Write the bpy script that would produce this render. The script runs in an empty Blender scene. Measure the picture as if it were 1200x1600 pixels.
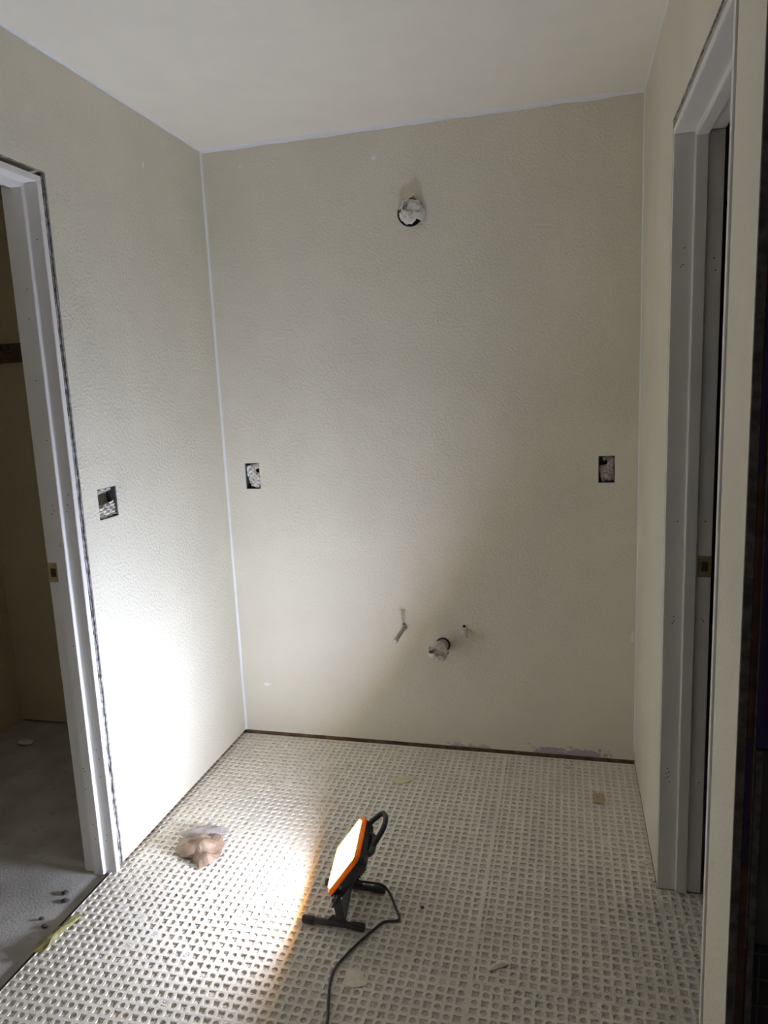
import bpy, bmesh, math, random
from mathutils import Vector, Matrix, noise
R = random.Random(7)
C = bpy.context.scene.collection
sc = bpy.context.scene

# ------------------------------------------------------------------ camera, world, exposure
cam_d = bpy.data.cameras.new('camera')
cam = bpy.data.objects.new('camera', cam_d)
C.objects.link(cam)
cam.location = (1.38810, -2.73260, 1.47476)
cam.rotation_euler = (1.404523, 0.043066, 0.245803)
cam_d.sensor_fit = 'HORIZONTAL'
cam_d.sensor_width = 36.0
cam_d.lens = 1114.59 / 1200 * 36.0
cam_d.clip_start = 0.02
sc.camera = cam

world = bpy.data.worlds.new('world')
sc.world = world
world.use_nodes = True
world.node_tree.nodes['Background'].inputs[0].default_value = (0.5, 0.55, 0.7, 1)
world.node_tree.nodes['Background'].inputs[1].default_value = 0.004
sc.view_settings.view_transform = 'Standard'
sc.view_settings.look = 'None'
sc.view_settings.gamma = 1
sc.view_settings.use_curve_mapping = False
sc.view_settings.exposure = 0.22
LAMP_STRENGTH = 205.0
LAMP_COLOR = (0.88, 0.985, 1.27)
LAMP_BEAM = 0.3

W, H = 1.648, 2.44          # alcove width, ceiling height
YR = -3.75                  # rear of the room, behind the camera

# ------------------------------------------------------------------ materials
def mat(name, col, rough=0.6, var=0.0, vscale=6.0, col2=None, bump=0.0, bscale=80.0, bdist=0.002,
        speck=None, sscale=200.0, sth=0.62, metal=0.0, spec=0.5, trans=None):
    m = bpy.data.materials.new(name)
    m.use_nodes = True
    nt = m.node_tree
    b = nt.nodes['Principled BSDF']
    b.inputs['Roughness'].default_value = rough
    b.inputs['Metallic'].default_value = metal
    b.inputs['Specular IOR Level'].default_value = spec
    geo = nt.nodes.new('ShaderNodeNewGeometry')
    c1 = (*col, 1)
    last = None
    if var or col2:
        n = nt.nodes.new('ShaderNodeTexNoise')
        n.inputs['Scale'].default_value = vscale
        n.inputs['Detail'].default_value = 5
        nt.links.new(geo.outputs['Position'], n.inputs['Vector'])
        r = nt.nodes.new('ShaderNodeValToRGB')
        r.color_ramp.elements[0].position = 0.35
        r.color_ramp.elements[1].position = 0.65
        r.color_ramp.elements[0].color = c1 if col2 else (*[c * (1 - var) for c in col], 1)
        r.color_ramp.elements[1].color = (*col2, 1) if col2 else (*[min(1, c * (1 + var)) for c in col], 1)
        nt.links.new(n.outputs['Fac'], r.inputs['Fac'])
        last = r.outputs['Color']
    if speck:
        n = nt.nodes.new('ShaderNodeTexNoise')
        n.inputs['Scale'].default_value = sscale
        n.inputs['Detail'].default_value = 3
        nt.links.new(geo.outputs['Position'], n.inputs['Vector'])
        r = nt.nodes.new('ShaderNodeValToRGB')
        r.color_ramp.elements[0].position = sth
        r.color_ramp.elements[1].position = sth + 0.05
        r.color_ramp.elements[0].color = (0, 0, 0, 1)
        r.color_ramp.elements[1].color = (1, 1, 1, 1)
        nt.links.new(n.outputs['Fac'], r.inputs['Fac'])
        mx = nt.nodes.new('ShaderNodeMixRGB')
        if last: nt.links.new(last, mx.inputs['Color1'])
        else: mx.inputs['Color1'].default_value = c1
        mx.inputs['Color2'].default_value = (*speck, 1)
        nt.links.new(r.outputs['Color'], mx.inputs['Fac'])
        last = mx.outputs['Color']
    if last: nt.links.new(last, b.inputs['Base Color'])
    else: b.inputs['Base Color'].default_value = c1
    if bump:
        n = nt.nodes.new('ShaderNodeTexNoise')
        n.inputs['Scale'].default_value = bscale
        n.inputs['Detail'].default_value = 4
        n.inputs['Roughness'].default_value = 0.55
        nt.links.new(geo.outputs['Position'], n.inputs['Vector'])
        bp = nt.nodes.new('ShaderNodeBump')
        bp.inputs['Strength'].default_value = bump
        bp.inputs['Distance'].default_value = bdist
        nt.links.new(n.outputs['Fac'], bp.inputs['Height'])
        nt.links.new(bp.outputs['Normal'], b.inputs['Normal'])
    if trans:
        t = nt.nodes.new('ShaderNodeBsdfTranslucent')
        t.inputs['Color'].default_value = (*trans[0], 1)
        ms = nt.nodes.new('ShaderNodeMixShader')
        ms.inputs['Fac'].default_value = trans[1]
        nt.links.new(b.outputs[0], ms.inputs[1])
        nt.links.new(t.outputs[0], ms.inputs[2])
        nt.links.new(ms.outputs[0], nt.nodes['Material Output'].inputs['Surface'])
    return m

def wall_mat(name, col, patches=()):
    """painted knock-down texture; patches = bare purple board (x0,x1,z0,z1) in world space"""
    m = mat(name, col, rough=0.5, var=0.035, vscale=3.0, spec=0.4)
    nt = m.node_tree
    b = nt.nodes['Principled BSDF']
    geo = nt.nodes.new('ShaderNodeNewGeometry')
    n1 = nt.nodes.new('ShaderNodeTexNoise'); n1.inputs['Scale'].default_value = 105; n1.inputs['Detail'].default_value = 3
    n2 = nt.nodes.new('ShaderNodeTexNoise'); n2.inputs['Scale'].default_value = 9; n2.inputs['Detail'].default_value = 2
    for n in (n1, n2): nt.links.new(geo.outputs['Position'], n.inputs['Vector'])
    r1 = nt.nodes.new('ShaderNodeValToRGB')
    r1.color_ramp.elements[0].position = 0.42; r1.color_ramp.elements[1].position = 0.62
    nt.links.new(n1.outputs['Fac'], r1.inputs['Fac'])
    r2 = nt.nodes.new('ShaderNodeValToRGB')
    r2.color_ramp.elements[0].position = 0.3; r2.color_ramp.elements[1].position = 0.7
    r2.color_ramp.elements[0].color = (0.35, 0.35, 0.35, 1)
    nt.links.new(n2.outputs['Fac'], r2.inputs['Fac'])
    mu = nt.nodes.new('ShaderNodeMath'); mu.operation = 'MULTIPLY'
    nt.links.new(r1.outputs['Color'], mu.inputs[0]); nt.links.new(r2.outputs['Color'], mu.inputs[1])
    bp = nt.nodes.new('ShaderNodeBump'); bp.inputs['Strength'].default_value = 0.6; bp.inputs['Distance'].default_value = 0.002
    nt.links.new(mu.outputs[0], bp.inputs['Height'])
    nt.links.new(bp.outputs['Normal'], b.inputs['Normal'])
    if patches:
        src = b.inputs['Base Color'].links[0].from_socket
        sep = nt.nodes.new('ShaderNodeSeparateXYZ')
        nt.links.new(geo.outputs['Position'], sep.inputs[0])
        n3 = nt.nodes.new('ShaderNodeTexNoise'); n3.inputs['Scale'].default_value = 45; n3.inputs['Detail'].default_value = 6; n3.inputs['Roughness'].default_value = 0.7
        nt.links.new(geo.outputs['Position'], n3.inputs['Vector'])
        for (x0, x1, z1, k) in patches:
            def M(op, a, bb):
                q = nt.nodes.new('ShaderNodeMath'); q.operation = op
                for i, s in enumerate((a, bb)):
                    if isinstance(s, (int, float)): q.inputs[i].default_value = s
                    else: nt.links.new(s, q.inputs[i])
                return q.outputs[0]
            dx = M('ABSOLUTE', M('SUBTRACT', sep.outputs['X'], (x0 + x1) / 2), 0)
            ux = M('SUBTRACT', 1.0, M('DIVIDE', dx, (x1 - x0) / 2))
            uz = M('SUBTRACT', 1.0, M('DIVIDE', sep.outputs['Z'], z1))
            d = M('MINIMUM', M('MULTIPLY', ux, 1.5), uz)
            f = M('ADD', d, M('MULTIPLY', M('SUBTRACT', n3.outputs['Fac'], 0.5), 2.6))
            rr = nt.nodes.new('ShaderNodeValToRGB')
            rr.color_ramp.elements[0].position = 0.18; rr.color_ramp.elements[1].position = 0.34
            nt.links.new(f, rr.inputs['Fac'])
            # outside the patch box nothing
            g = M('MULTIPLY', M('GREATER_THAN', d, 0.0), M('MULTIPLY', rr.outputs['Color'], k))
            mx = nt.nodes.new('ShaderNodeMixRGB')
            nt.links.new(g, mx.inputs['Fac']); nt.links.new(src, mx.inputs['Color1'])
            mx.inputs['Color2'].default_value = (0.42, 0.37, 0.43, 1)
            src = mx.outputs['Color']
        nt.links.new(src, b.inputs['Base Color'])
    return m

PAINT = (0.825, 0.775, 0.635)
M_wall = wall_mat('wall_paint', PAINT)
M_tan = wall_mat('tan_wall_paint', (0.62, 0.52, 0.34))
M_wallb = wall_mat('wall_paint_back', PAINT, patches=((1.23, 1.57, 0.055, 0.9), (0.90, 1.10, 0.035, 0.7)))
M_ceil = mat('ceiling_paint', (0.94, 0.89, 0.77), rough=0.6, var=0.015, vscale=9, bump=0.12, bscale=60, bdist=0.0015)
M_caulk = mat('caulk_white', (0.95, 0.95, 0.95), rough=0.35, bump=0.1, bscale=60)
M_jamb = mat('primed_white', (0.86, 0.835, 0.785), rough=0.4, var=0.02, vscale=10, bump=0.05, bscale=30)
M_wood = mat('raw_wood', (0.17, 0.10, 0.05), rough=0.8, var=0.35, vscale=30, bump=0.4, bscale=90)
M_cleat = mat('bare_cleat', (0.115, 0.070, 0.035), rough=0.9, bump=0.8, bscale=120, var=0.4, vscale=50, speck=(0.3, 0.22, 0.13), sscale=160)
M_gyp = mat('gypsum_edge', (0.34, 0.32, 0.30), rough=0.9, var=0.5, vscale=70, bump=0.8, bscale=120, bdist=0.004)
M_conc = mat('concrete', (0.52, 0.49, 0.44), rough=0.85, var=0.14, vscale=7, bump=0.5, bscale=130, bdist=0.003, speck=(0.40, 0.37, 0.33), sscale=38, sth=0.66)
M_memb = mat('membrane', (0.88, 0.82, 0.70), rough=0.85, var=0.05, vscale=9, bump=0.35, bscale=260, bdist=0.001, speck=(0.66, 0.60, 0.51), sscale=150, sth=0.60)
M_memb2 = mat('membrane_b', (0.87, 0.805, 0.685), rough=0.85, var=0.05, vscale=8, bump=0.35, bscale=260, bdist=0.001, speck=(0.64, 0.58, 0.49), sscale=140, sth=0.60)
M_grit_shade = mat('dust_and_pit_shade', (0.72, 0.65, 0.54), rough=0.95, col2=(0.85, 0.785, 0.665), vscale=28, bump=0.9, bscale=420, bdist=0.0016, speck=(0.42, 0.36, 0.285), sscale=330, sth=0.58)  # gritty dust on the pit floors, its colour also deepened to paint pit shade
M_dark = mat('dark_void', (0.03, 0.028, 0.026), rough=0.9, var=0.2, vscale=30)
M_box = mat('steel_box', (0.10, 0.10, 0.10), rough=0.6, var=0.3, vscale=60)
M_paper = mat('masking_paper', (0.78, 0.74, 0.67), rough=0.42, var=0.14, vscale=60, bump=0.2, bscale=150)
M_paper_d = mat('masking_paper_stained', (0.50, 0.44, 0.40), rough=0.5, var=0.3, vscale=70, bump=0.2, bscale=150)
M_pipe = mat('pipe_white', (0.56, 0.54, 0.47), rough=0.4, var=0.06, vscale=40)
M_grime = mat('grey_plug', (0.46, 0.43, 0.35), rough=0.5, var=0.15, vscale=40)
M_black = mat('black_plastic', (0.028, 0.028, 0.030), rough=0.42, var=0.15, vscale=40, bump=0.1, bscale=300)
M_tube = mat('black_tube', (0.055, 0.053, 0.051), rough=0.5, var=0.1, vscale=40)
M_teal = mat('housing_dark', (0.022, 0.034, 0.040), rough=0.38, var=0.1, vscale=30)
M_bolt = mat('bolt_metal', (0.35, 0.35, 0.36), rough=0.35, metal=1.0, var=0.1)
M_orange = mat('orange_plastic', (0.86, 0.27, 0.015), rough=0.35, var=0.03, vscale=30, trans=((1.0, 0.40, 0.02), 0.08))
def lip_mat():
    m = bpy.data.materials.new('orange_clear_lip'); m.use_nodes = True
    nt = m.node_tree; b = nt.nodes['Principled BSDF']
    b.inputs['Base Color'].default_value = (0.9, 0.30, 0.02, 1); b.inputs['Roughness'].default_value = 0.3
    t = nt.nodes.new('ShaderNodeBsdfTransparent'); t.inputs[0].default_value = (1.0, 0.66, 0.22, 1)
    s = nt.nodes.new('ShaderNodeMixShader'); s.inputs[0].default_value = 0.8
    nt.links.new(b.outputs[0], s.inputs[1]); nt.links.new(t.outputs[0], s.inputs[2])
    nt.links.new(s.outputs[0], nt.nodes['Material Output'].inputs['Surface'])
    return m
M_lip = lip_mat()
M_brass = mat('strike_brass', (0.42, 0.33, 0.16), rough=0.45, metal=0.5, var=0.15, vscale=40)
M_rust = mat('latch_hole', (0.05, 0.025, 0.012), rough=0.9, var=0.2)
M_nail = mat('nail_hole_dark', (0.03, 0.028, 0.025), rough=0.8, var=0.1)
M_brown = mat('brown_paper', (0.33, 0.225, 0.15), rough=0.55, var=0.15, vscale=40, bump=0.3, bscale=120)
M_tape = mat('yellow_tape', (0.40, 0.36, 0.15), rough=0.45, var=0.12, vscale=60, trans=((0.6, 0.56, 0.25), 0.25))
M_olive = mat('dull_tape', (0.70, 0.66, 0.40), rough=0.55, var=0.08, vscale=60)
M_chip = mat('paper_chip', (0.93, 0.85, 0.68), rough=0.7, var=0.06, vscale=60)
M_card = mat('cardboard', (0.52, 0.39, 0.25), rough=0.8, var=0.1, vscale=60)
M_crumb = mat('white_crumb', (0.72, 0.69, 0.62), rough=0.7, var=0.1, vscale=90)
M_darkchip = mat('dark_crumb', (0.10, 0.09, 0.08), rough=0.8, var=0.2, vscale=90)
M_blue = mat('blue_board', (0.022, 0.013, 0.085), rough=0.6, var=0.15, vscale=12, speck=(0.09, 0.07, 0.18), sscale=60, sth=0.70)
M_greyb = mat('grey_backer_board', (0.060, 0.055, 0.052), rough=0.8, var=0.2, vscale=14)
M_mesh = mat('black_grid_mat', (0.012, 0.010, 0.012), rough=0.7, var=0.2, vscale=30)
M_rib = mat('grid_rib', (0.045, 0.040, 0.046), rough=0.7, var=0.2, vscale=30)
M_end = mat('dusty_board_end', (0.10, 0.09, 0.085), rough=0.9, var=0.35, vscale=60, bump=0.6, bscale=120, bdist=0.003)
M_stud = mat('dark_stud', (0.085, 0.035, 0.02), rough=0.8, var=0.3, vscale=30)
M_far = mat('rear_board', (0.60, 0.57, 0.53), rough=0.8, var=0.08, vscale=4)
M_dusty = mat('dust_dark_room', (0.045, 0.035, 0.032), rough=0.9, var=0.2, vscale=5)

def glass_mat():
    m = bpy.data.materials.new('clear_plastic'); m.use_nodes = True
    nt = m.node_tree; nt.nodes.clear()
    o = nt.nodes.new('ShaderNodeOutputMaterial')
    t = nt.nodes.new('ShaderNodeBsdfTransparent'); t.inputs[0].default_value = (0.90, 0.87, 0.84, 1)
    g = nt.nodes.new('ShaderNodeBsdfPrincipled'); g.inputs['Base Color'].default_value = (0.62, 0.57, 0.54, 1); g.inputs['Roughness'].default_value = 0.25
    n = nt.nodes.new('ShaderNodeTexNoise'); n.inputs['Scale'].default_value = 40
    r = nt.nodes.new('ShaderNodeValToRGB'); r.color_ramp.elements[0].color = (0.22, 0.22, 0.22, 1); r.color_ramp.elements[1].color = (0.62, 0.62, 0.62, 1)
    nt.links.new(n.outputs['Fac'], r.inputs[0])
    s = nt.nodes.new('ShaderNodeMixShader')
    nt.links.new(r.outputs[0], s.inputs[0]); nt.links.new(t.outputs[0], s.inputs[1]); nt.links.new(g.outputs[0], s.inputs[2])
    nt.links.new(s.outputs[0], o.inputs[0])
    return m
M_clear = glass_mat()

def emit_mat():
    m = bpy.data.materials.new('led_diffuser'); m.use_nodes = True
    b = m.node_tree.nodes['Principled BSDF']
    b.inputs['Base Color'].default_value = (0.9, 0.9, 0.88, 1)
    b.inputs['Emission Color'].default_value = (*LAMP_COLOR, 1)
    b.inputs['Emission Strength'].default_value = LAMP_STRENGTH
    return m
M_led = emit_mat()

# ------------------------------------------------------------------ object helpers
def tag(o, label=None, cat=None, group=None, kind=None):
    if label: o['label'] = label
    if cat: o['category'] = cat
    if group: o['group'] = group
    if kind: o['kind'] = kind
    return o

def empty(name, loc, label=None, cat=None, group=None, kind=None):
    o = bpy.data.objects.new(name, None)
    o.empty_display_size = 0.05
    o.location = loc
    C.objects.link(o)
    return tag(o, label, cat, group, kind)

def link(o, parent):
    C.objects.link(o)
    if parent is not None:
        o.parent = parent
        # every mesh stays in world coordinates; the parent only carries it
        o.matrix_parent_inverse = Matrix.Translation(-Vector(parent.get('_w', parent.location)))
    return o

def obj(name, vf, m, parent=None, smooth=False, solid=0.0, sub=0):
    """vf = (verts, faces) in world space or a bmesh. Origin is put at the middle of the underside."""
    me = bpy.data.meshes.new(name)
    if isinstance(vf, bmesh.types.BMesh):
        bmesh.ops.recalc_face_normals(vf, faces=vf.faces[:])
        vs = [v.co.copy() for v in vf.verts]
    else:
        vs = [Vector(v) for v in vf[0]]
    lo = Vector([min(v[i] for v in vs) for i in range(3)]); hi = Vector([max(v[i] for v in vs) for i in range(3)])
    og = Vector(((lo.x + hi.x) / 2, (lo.y + hi.y) / 2, lo.z))
    if isinstance(vf, bmesh.types.BMesh):
        bmesh.ops.translate(vf, verts=vf.verts[:], vec=-og)
        vf.to_mesh(me); vf.free()
    else:
        me.from_pydata([v - og for v in vs], [], vf[1])
        me.update()
    if smooth:
        for p in me.polygons: p.use_smooth = True
    me.materials.append(m)
    o = bpy.data.objects.new(name, me)
    o.location = og
    link(o, parent)
    if solid:
        md = o.modifiers.new('solid', 'SOLIDIFY'); md.thickness = solid; md.offset = 0
    if sub:
        md = o.modifiers.new('sub', 'SUBSURF'); md.levels = sub; md.render_levels = sub
    return o

def bm_box(lo, hi, bev=0.0, seg=2, M=None):
    bm = bmesh.new()
    lo = Vector(lo); hi = Vector(hi)
    bmesh.ops.create_cube(bm, size=1.0)
    for v in bm.verts:
        v.co = Vector([(lo[i] + hi[i]) / 2 + v.co[i] * (hi[i] - lo[i]) for i in range(3)])
    if bev:
        bmesh.ops.bevel(bm, geom=bm.edges[:], offset=bev, segments=seg, affect='EDGES', profile=0.6)
    if M: bmesh.ops.transform(bm, matrix=M, verts=bm.verts[:])
    return bm

def box(name, lo, hi, m, parent=None, bev=0.0, seg=2, M=None):
    return obj(name, bm_box(lo, hi, bev, seg, M), m, parent)

def tube(path, rad, n=12, closed=False, cap=True):
    """path of Vectors, radius number or list -> verts, faces"""
    path = [Vector(p) for p in path]
    N = len(path)
    vs, fs = [], []
    up = None
    for i, p in enumerate(path):
        if closed: t = path[(i + 1) % N] - path[i - 1]
        else: t = path[min(i + 1, N - 1)] - path[max(i - 1, 0)]
        t.normalize()
        if up is None:
            up = Vector((0, 0, 1)) if abs(t.z) < 0.9 else Vector((1, 0, 0))
        s = t.cross(up).normalized(); up = s.cross(t).normalized()
        r = rad[i] if isinstance(rad, (list, tuple)) else rad
        for k in range(n):
            a = 2 * math.pi * k / n
            vs.append(p + s * (math.cos(a) * r) + up * (math.sin(a) * r))
    for i in range(N if closed else N - 1):
        j = (i + 1) % N
        for k in range(n):
            l = (k + 1) % n
            fs.append((i * n + k, i * n + l, j * n + l, j * n + k))
    if cap and not closed:
        fs.append(tuple(range(n - 1, -1, -1)))
        fs.append(tuple((N - 1) * n + k for k in range(n)))
    return vs, fs

def spline(pts, step=6):
    pts = [Vector(p) for p in pts]
    P = [pts[0] * 2 - pts[1]] + pts + [pts[-1] * 2 - pts[-2]]
    out = []
    for i in range(1, len(P) - 2):
        for k in range(step):
            t = k / step
            a, b, c, d = P[i - 1], P[i], P[i + 1], P[i + 2]
            out.append(0.5 * ((2 * b) + (c - a) * t + (2 * a - 5 * b + 4 * c - d) * t * t + (3 * b - a - 3 * c + d) * t ** 3))
    out.append(pts[-1])
    return out

def slab(us, vs, hole, place, thick, rounds=()):
    """a plate cut by holes. place(u, v, d) -> world point, d = 0 at the front, thick at the back"""
    V, F, ix = [], [], {}
    def vid(u, v, d):
        k = (round(u, 5), round(v, 5), d)
        if k not in ix:
            ix[k] = len(V); V.append(Vector(place(u, v, d)))
        return ix[k]
    nu, nv = len(us) - 1, len(vs) - 1
    solid = lambda i, j: 0 <= i < nu and 0 <= j < nv and not hole((us[i] + us[i + 1]) / 2, (vs[j] + vs[j + 1]) / 2)
    for i in range(nu):
        for j in range(nv):
            if not solid(i, j): continue
            a, b, c, d = us[i], us[i + 1], vs[j], vs[j + 1]
            rnd = None
            for (ru, rv, rr) in rounds:
                if a < ru < b and c < rv < d: rnd = (ru, rv, rr)
            if rnd is None:
                F.append((vid(a, c, 0), vid(b, c, 0), vid(b, d, 0), vid(a, d, 0)))
                F.append((vid(a, d, thick), vid(b, d, thick), vid(b, c, thick), vid(a, c, thick)))
            else:
                ru, rv, rr = rnd
                n = 32
                for dd in (0, thick):
                    ring, outer = [], []
                    for k in range(n):
                        an = 2 * math.pi * (k + 0.5) / n - 3 * math.pi / 4 - math.pi / n
                        cx, cy = math.cos(an), math.sin(an)
                        s = 1 / max(abs(cx), abs(cy))
                        ring.append(vid(ru + rr * cx, rv + rr * cy, dd))
                        ox = ru + (cx * s) * ((b - ru) if cx > 0 else (ru - a)); oy = rv + (cy * s) * ((d - rv) if cy > 0 else (rv - c))
                        outer.append(vid(ox, oy, dd))
                    for k in range(n):
                        l = (k + 1) % n
                        q = (ring[k], outer[k], outer[l], ring[l])
                        F.append(q if dd == 0 else q[::-1])
                    if dd == 0: r0 = ring
                for k in range(n):
                    l = (k + 1) % n
                    F.append((r0[l], ring[l], ring[k], r0[k]))
            for (di, dj, p, q) in ((-1, 0, (a, d), (a, c)), (1, 0, (b, c), (b, d)), (0, -1, (a, c), (b, c)), (0, 1, (b, d), (a, d))):
                if not solid(i + di, j + dj):
                    F.append((vid(*q, 0), vid(*p, 0), vid(*p, thick), vid(*q, thick)))
    return V, F

def grid(a, b, extra=(), step=0.5):
    n = max(1, int(round((b - a) / step)))
    s = {round(a + (b - a) * i / n, 5) for i in range(n + 1)} | {round(e, 5) for e in extra}
    return sorted(s)

# ------------------------------------------------------------------ structure: walls, ceiling, floor
GAP = 0.016
# left wall with its doorway and the hole for the two-gang box
LD0, LD1, LDZ = -1.802, -0.926, 2.112          # rough opening
OL = (-0.853, -0.757, 1.123, 1.219)
def hole_left(y, z):
    return (LD0 < y < LD1 and z < LDZ) or (OL[0] < y < OL[1] and OL[2] < z < OL[3])
V, F = slab(sorted({YR, LD0, LD1, OL[0], OL[1], 0.0}), sorted({GAP, OL[2], OL[3], LDZ, H}), hole_left, lambda u, v, d: (-d, u, v), 0.118)
wall_left = tag(obj('wall_left', (V, F), M_wall), 'left greige textured wall with white door frame and open box hole', 'wall', kind='structure')
box('sole_plate', (-0.10, LD1 + 0.01, -0.009), (-0.016, 0.0, GAP), M_wood, wall_left)

# back wall with two one-gang holes and the round hole of the light box
OA = (0.091, 0.155, 1.100, 1.208)
OB = (1.505, 1.563, 1.110, 1.210)
BALL = (0.832, 2.126, 0.050)
def hole_back(x, z):
    return any(o[0] < x < o[1] and o[2] < z < o[3] for o in (OA, OB))
V, F = slab(sorted({-1.27, 0.0, OA[0], OA[1], 0.75, 0.914, OB[0], OB[1], W + 0.117}), sorted({GAP, OA[2], OA[3], OB[2], OB[3], 2.044, 2.208, H}),
            hole_back, lambda u, v, d: (u, d, v), 0.10, rounds=(BALL,))
wall_back = tag(obj('wall_back', (V, F), M_wallb), 'back greige textured wall with pipe stubs and open box holes', 'wall', kind='structure')
box('sole_plate', (0.0, 0.006, -0.009), (W + 0.1, 0.09, GAP), M_wood, wall_back)

# right wall with its doorway, free near end
RD0, RD1, RDZ = -1.414, -0.698, 2.112
YE = -1.588
def hole_right(y, z):
    return RD0 < y < RD1 and z < RDZ
V, F = slab(sorted({YE, RD0, RD1, 0.0}), sorted({0.004, RDZ, H}), hole_right, lambda u, v, d: (W + d, u, v), 0.117)
wall_right = tag(obj('wall_right', (V, F), M_wall), 'right greige wall around a narrow doorway, ending in a raw edge', 'wall', kind='structure')

# ragged drywall edge around the two door frames
def ragged(y0, sgn, x, z0, z1, wmin, wmax, seed, step=0.012):
    rr = random.Random(seed)
    n = int((z1 - z0) / step)
    vs, fs = [], []
    w = (wmin + wmax) / 2
    for i in range(n + 1):
        z = z0 + (z1 - z0) * i / n
        w += (rr.uniform(wmin, wmax) - w) * 0.45
        if rr.random() < 0.06: w = wmin
        vs += [(x, y0, z), (x, y0 + sgn * w, z + rr.uniform(-.004, .004))]
        if i: fs.append((2 * i - 2, 2 * i - 1, 2 * i + 1, 2 * i))
    return vs, fs
obj('torn_paper_edge', ragged(LD1, -1, -0.003, 0.01, 2.10, 0.000, 0.009, 3), M_gyp, wall_left, solid=0.003)
obj('torn_paper_edge', ragged(LD1, -1, -0.009, 0.01, 2.10, 0.006, 0.019, 5), M_gyp, wall_left, solid=0.006)
obj('torn_paper_edge', ragged(RD1, -1, W + 0.003, 0.01, 2.09, 0.000, 0.003, 9), M_wall, wall_right, solid=0.003)
def ragged_h(z0, x, y0, y1, wmin, wmax, seed):
    vs, fs = ragged(z0, -1, x, y0, y1, wmin, wmax, seed)
    return [(v[0], v[2], v[1]) for v in vs], fs
obj('torn_paper_edge', ragged_h(LDZ, -0.003, LD0, LD1, 0.0, 0.006, 11), M_gyp, wall_left, solid=0.003)
obj('torn_paper_edge', ragged_h(RDZ, W + 0.003, RD0, RD1, 0.0, 0.006, 12), M_gyp, wall_right, solid=0.003)
obj('torn_paper_edge', ragged(RD0, 1, W + 0.003, 0.01, 2.09, 0.000, 0.006, 14), M_wall, wall_right, solid=0.003)
# studs behind the gaps
box('head_shim', (W + 0.012, RD0 + 0.002, 2.0905), (W + 0.10, RD1 - 0.002, 2.1105), M_wood, wall_right)
box('door_stud', (-0.10, LD1 - 0.001, -0.004), (-0.014, LD1 + 0.03, 2.11), M_wood, wall_left)

# raw near end of the right wall, seen end-on
box('drywall_end', (W + 0.0005, YE - 0.004, 0.0), (W + 0.0135, YE - 0.0005, H), M_end, wall_right, bev=0.001)
box('end_cover', (W + 0.0137, YE - 0.0022, 0.0), (W + 0.0258, YE - 0.0003, H), M_stud, wall_right)
box('stud_end', (W + 0.0145, YE - 0.0040, 0.92), (W + 0.0200, YE - 0.0024, 1.33), M_stud, wall_right)
box('blue_strip', (W + 0.0145, YE - 0.0040, 1.332), (W + 0.020, YE - 0.0024, 1.60), M_blue, wall_right)
box('blue_strip', (W + 0.0145, YE - 0.0040, 0.70), (W + 0.020, YE - 0.0024, 0.918), M_blue, wall_right)
box('torn_tape_line', (W + 0.0245, YE - 0.007, 0.55), (W + 0.0262, YE - 0.0006, 1.78), M_end, wall_right)

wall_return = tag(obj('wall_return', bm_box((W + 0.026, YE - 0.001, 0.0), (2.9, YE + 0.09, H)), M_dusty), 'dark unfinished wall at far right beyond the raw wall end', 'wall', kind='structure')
box('blue_panel', (W + 0.027, YE - 0.012, 0.908), (2.88, YE - 0.0015, H - 0.01), M_blue, wall_return, bev=0.001)
box('grey_panel', (W + 0.0275, YE - 0.012, 0.566), (2.88, YE - 0.0015, 0.903), M_greyb, wall_return, bev=0.001)
box('panel_edge_strip', (W + 0.0268, YE - 0.0145, 0.02), (W + 0.036, YE - 0.0121, 0.902), M_end, wall_return, bev=0.0008)
gm = box('grid_mat', (W + 0.0275, YE - 0.010, 0.0), (2.88, YE - 0.0015, 0.56), M_mesh, wall_return)
rv = bm_box((-0.0015, -0.0015, 0), (0.0015, 0.0015, 0.555)); 
first = None
for i in range(10):
    x = W + 0.045 + i * 0.024
    if first is None:
        first = obj('vertical_rib', bm_box((x - .0015, YE - 0.0125, 0.003), (x + .0015, YE - 0.010, 0.558)), M_rib, wall_return)
    else:
        o = first.copy(); o.location.x = x; link(o, wall_return)
rv.free()
first = None
for i in range(12):
    z = 0.02 + i * 0.048
    if first is None:
        first = obj('horizontal_rib', bm_box((W + 0.037, YE - 0.013, z), (W + 0.29, YE - 0.010, z + .003)), M_rib, wall_return)
    else:
        o = first.copy(); o.location.z = z; link(o, wall_return)

# ceiling, concrete slab, walls of the rest of the place
tag(obj('ceiling', bm_box((-1.27, YR, H), (2.95, 1.9, H + 0.1)), M_ceil), 'plain pale ceiling', 'ceiling', kind='structure')
floor = tag(obj('floor', bm_box((-1.27, YR, -0.12), (2.95, 1.9, -0.009)), M_conc), 'grey concrete floor partly under a dimpled beige mat', 'floor', kind='structure')
tag(obj('wall_rear', bm_box((-1.27, YR - 0.1, -0.009), (2.95, YR, H)), M_far), 'wall behind the viewer', 'wall', kind='structure')
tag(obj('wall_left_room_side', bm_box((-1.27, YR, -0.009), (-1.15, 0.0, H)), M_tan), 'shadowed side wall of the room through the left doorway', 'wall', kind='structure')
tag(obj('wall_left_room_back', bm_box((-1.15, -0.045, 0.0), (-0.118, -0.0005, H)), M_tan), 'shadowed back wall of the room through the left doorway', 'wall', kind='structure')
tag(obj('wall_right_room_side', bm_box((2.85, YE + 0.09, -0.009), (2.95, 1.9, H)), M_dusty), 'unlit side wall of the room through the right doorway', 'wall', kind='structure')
tag(obj('wall_right_room_back', bm_box((W + 0.117, 1.8, -0.009), (2.85, 1.9, H)), M_dusty), 'unlit back wall of the room through the right doorway', 'wall', kind='structure')
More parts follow.
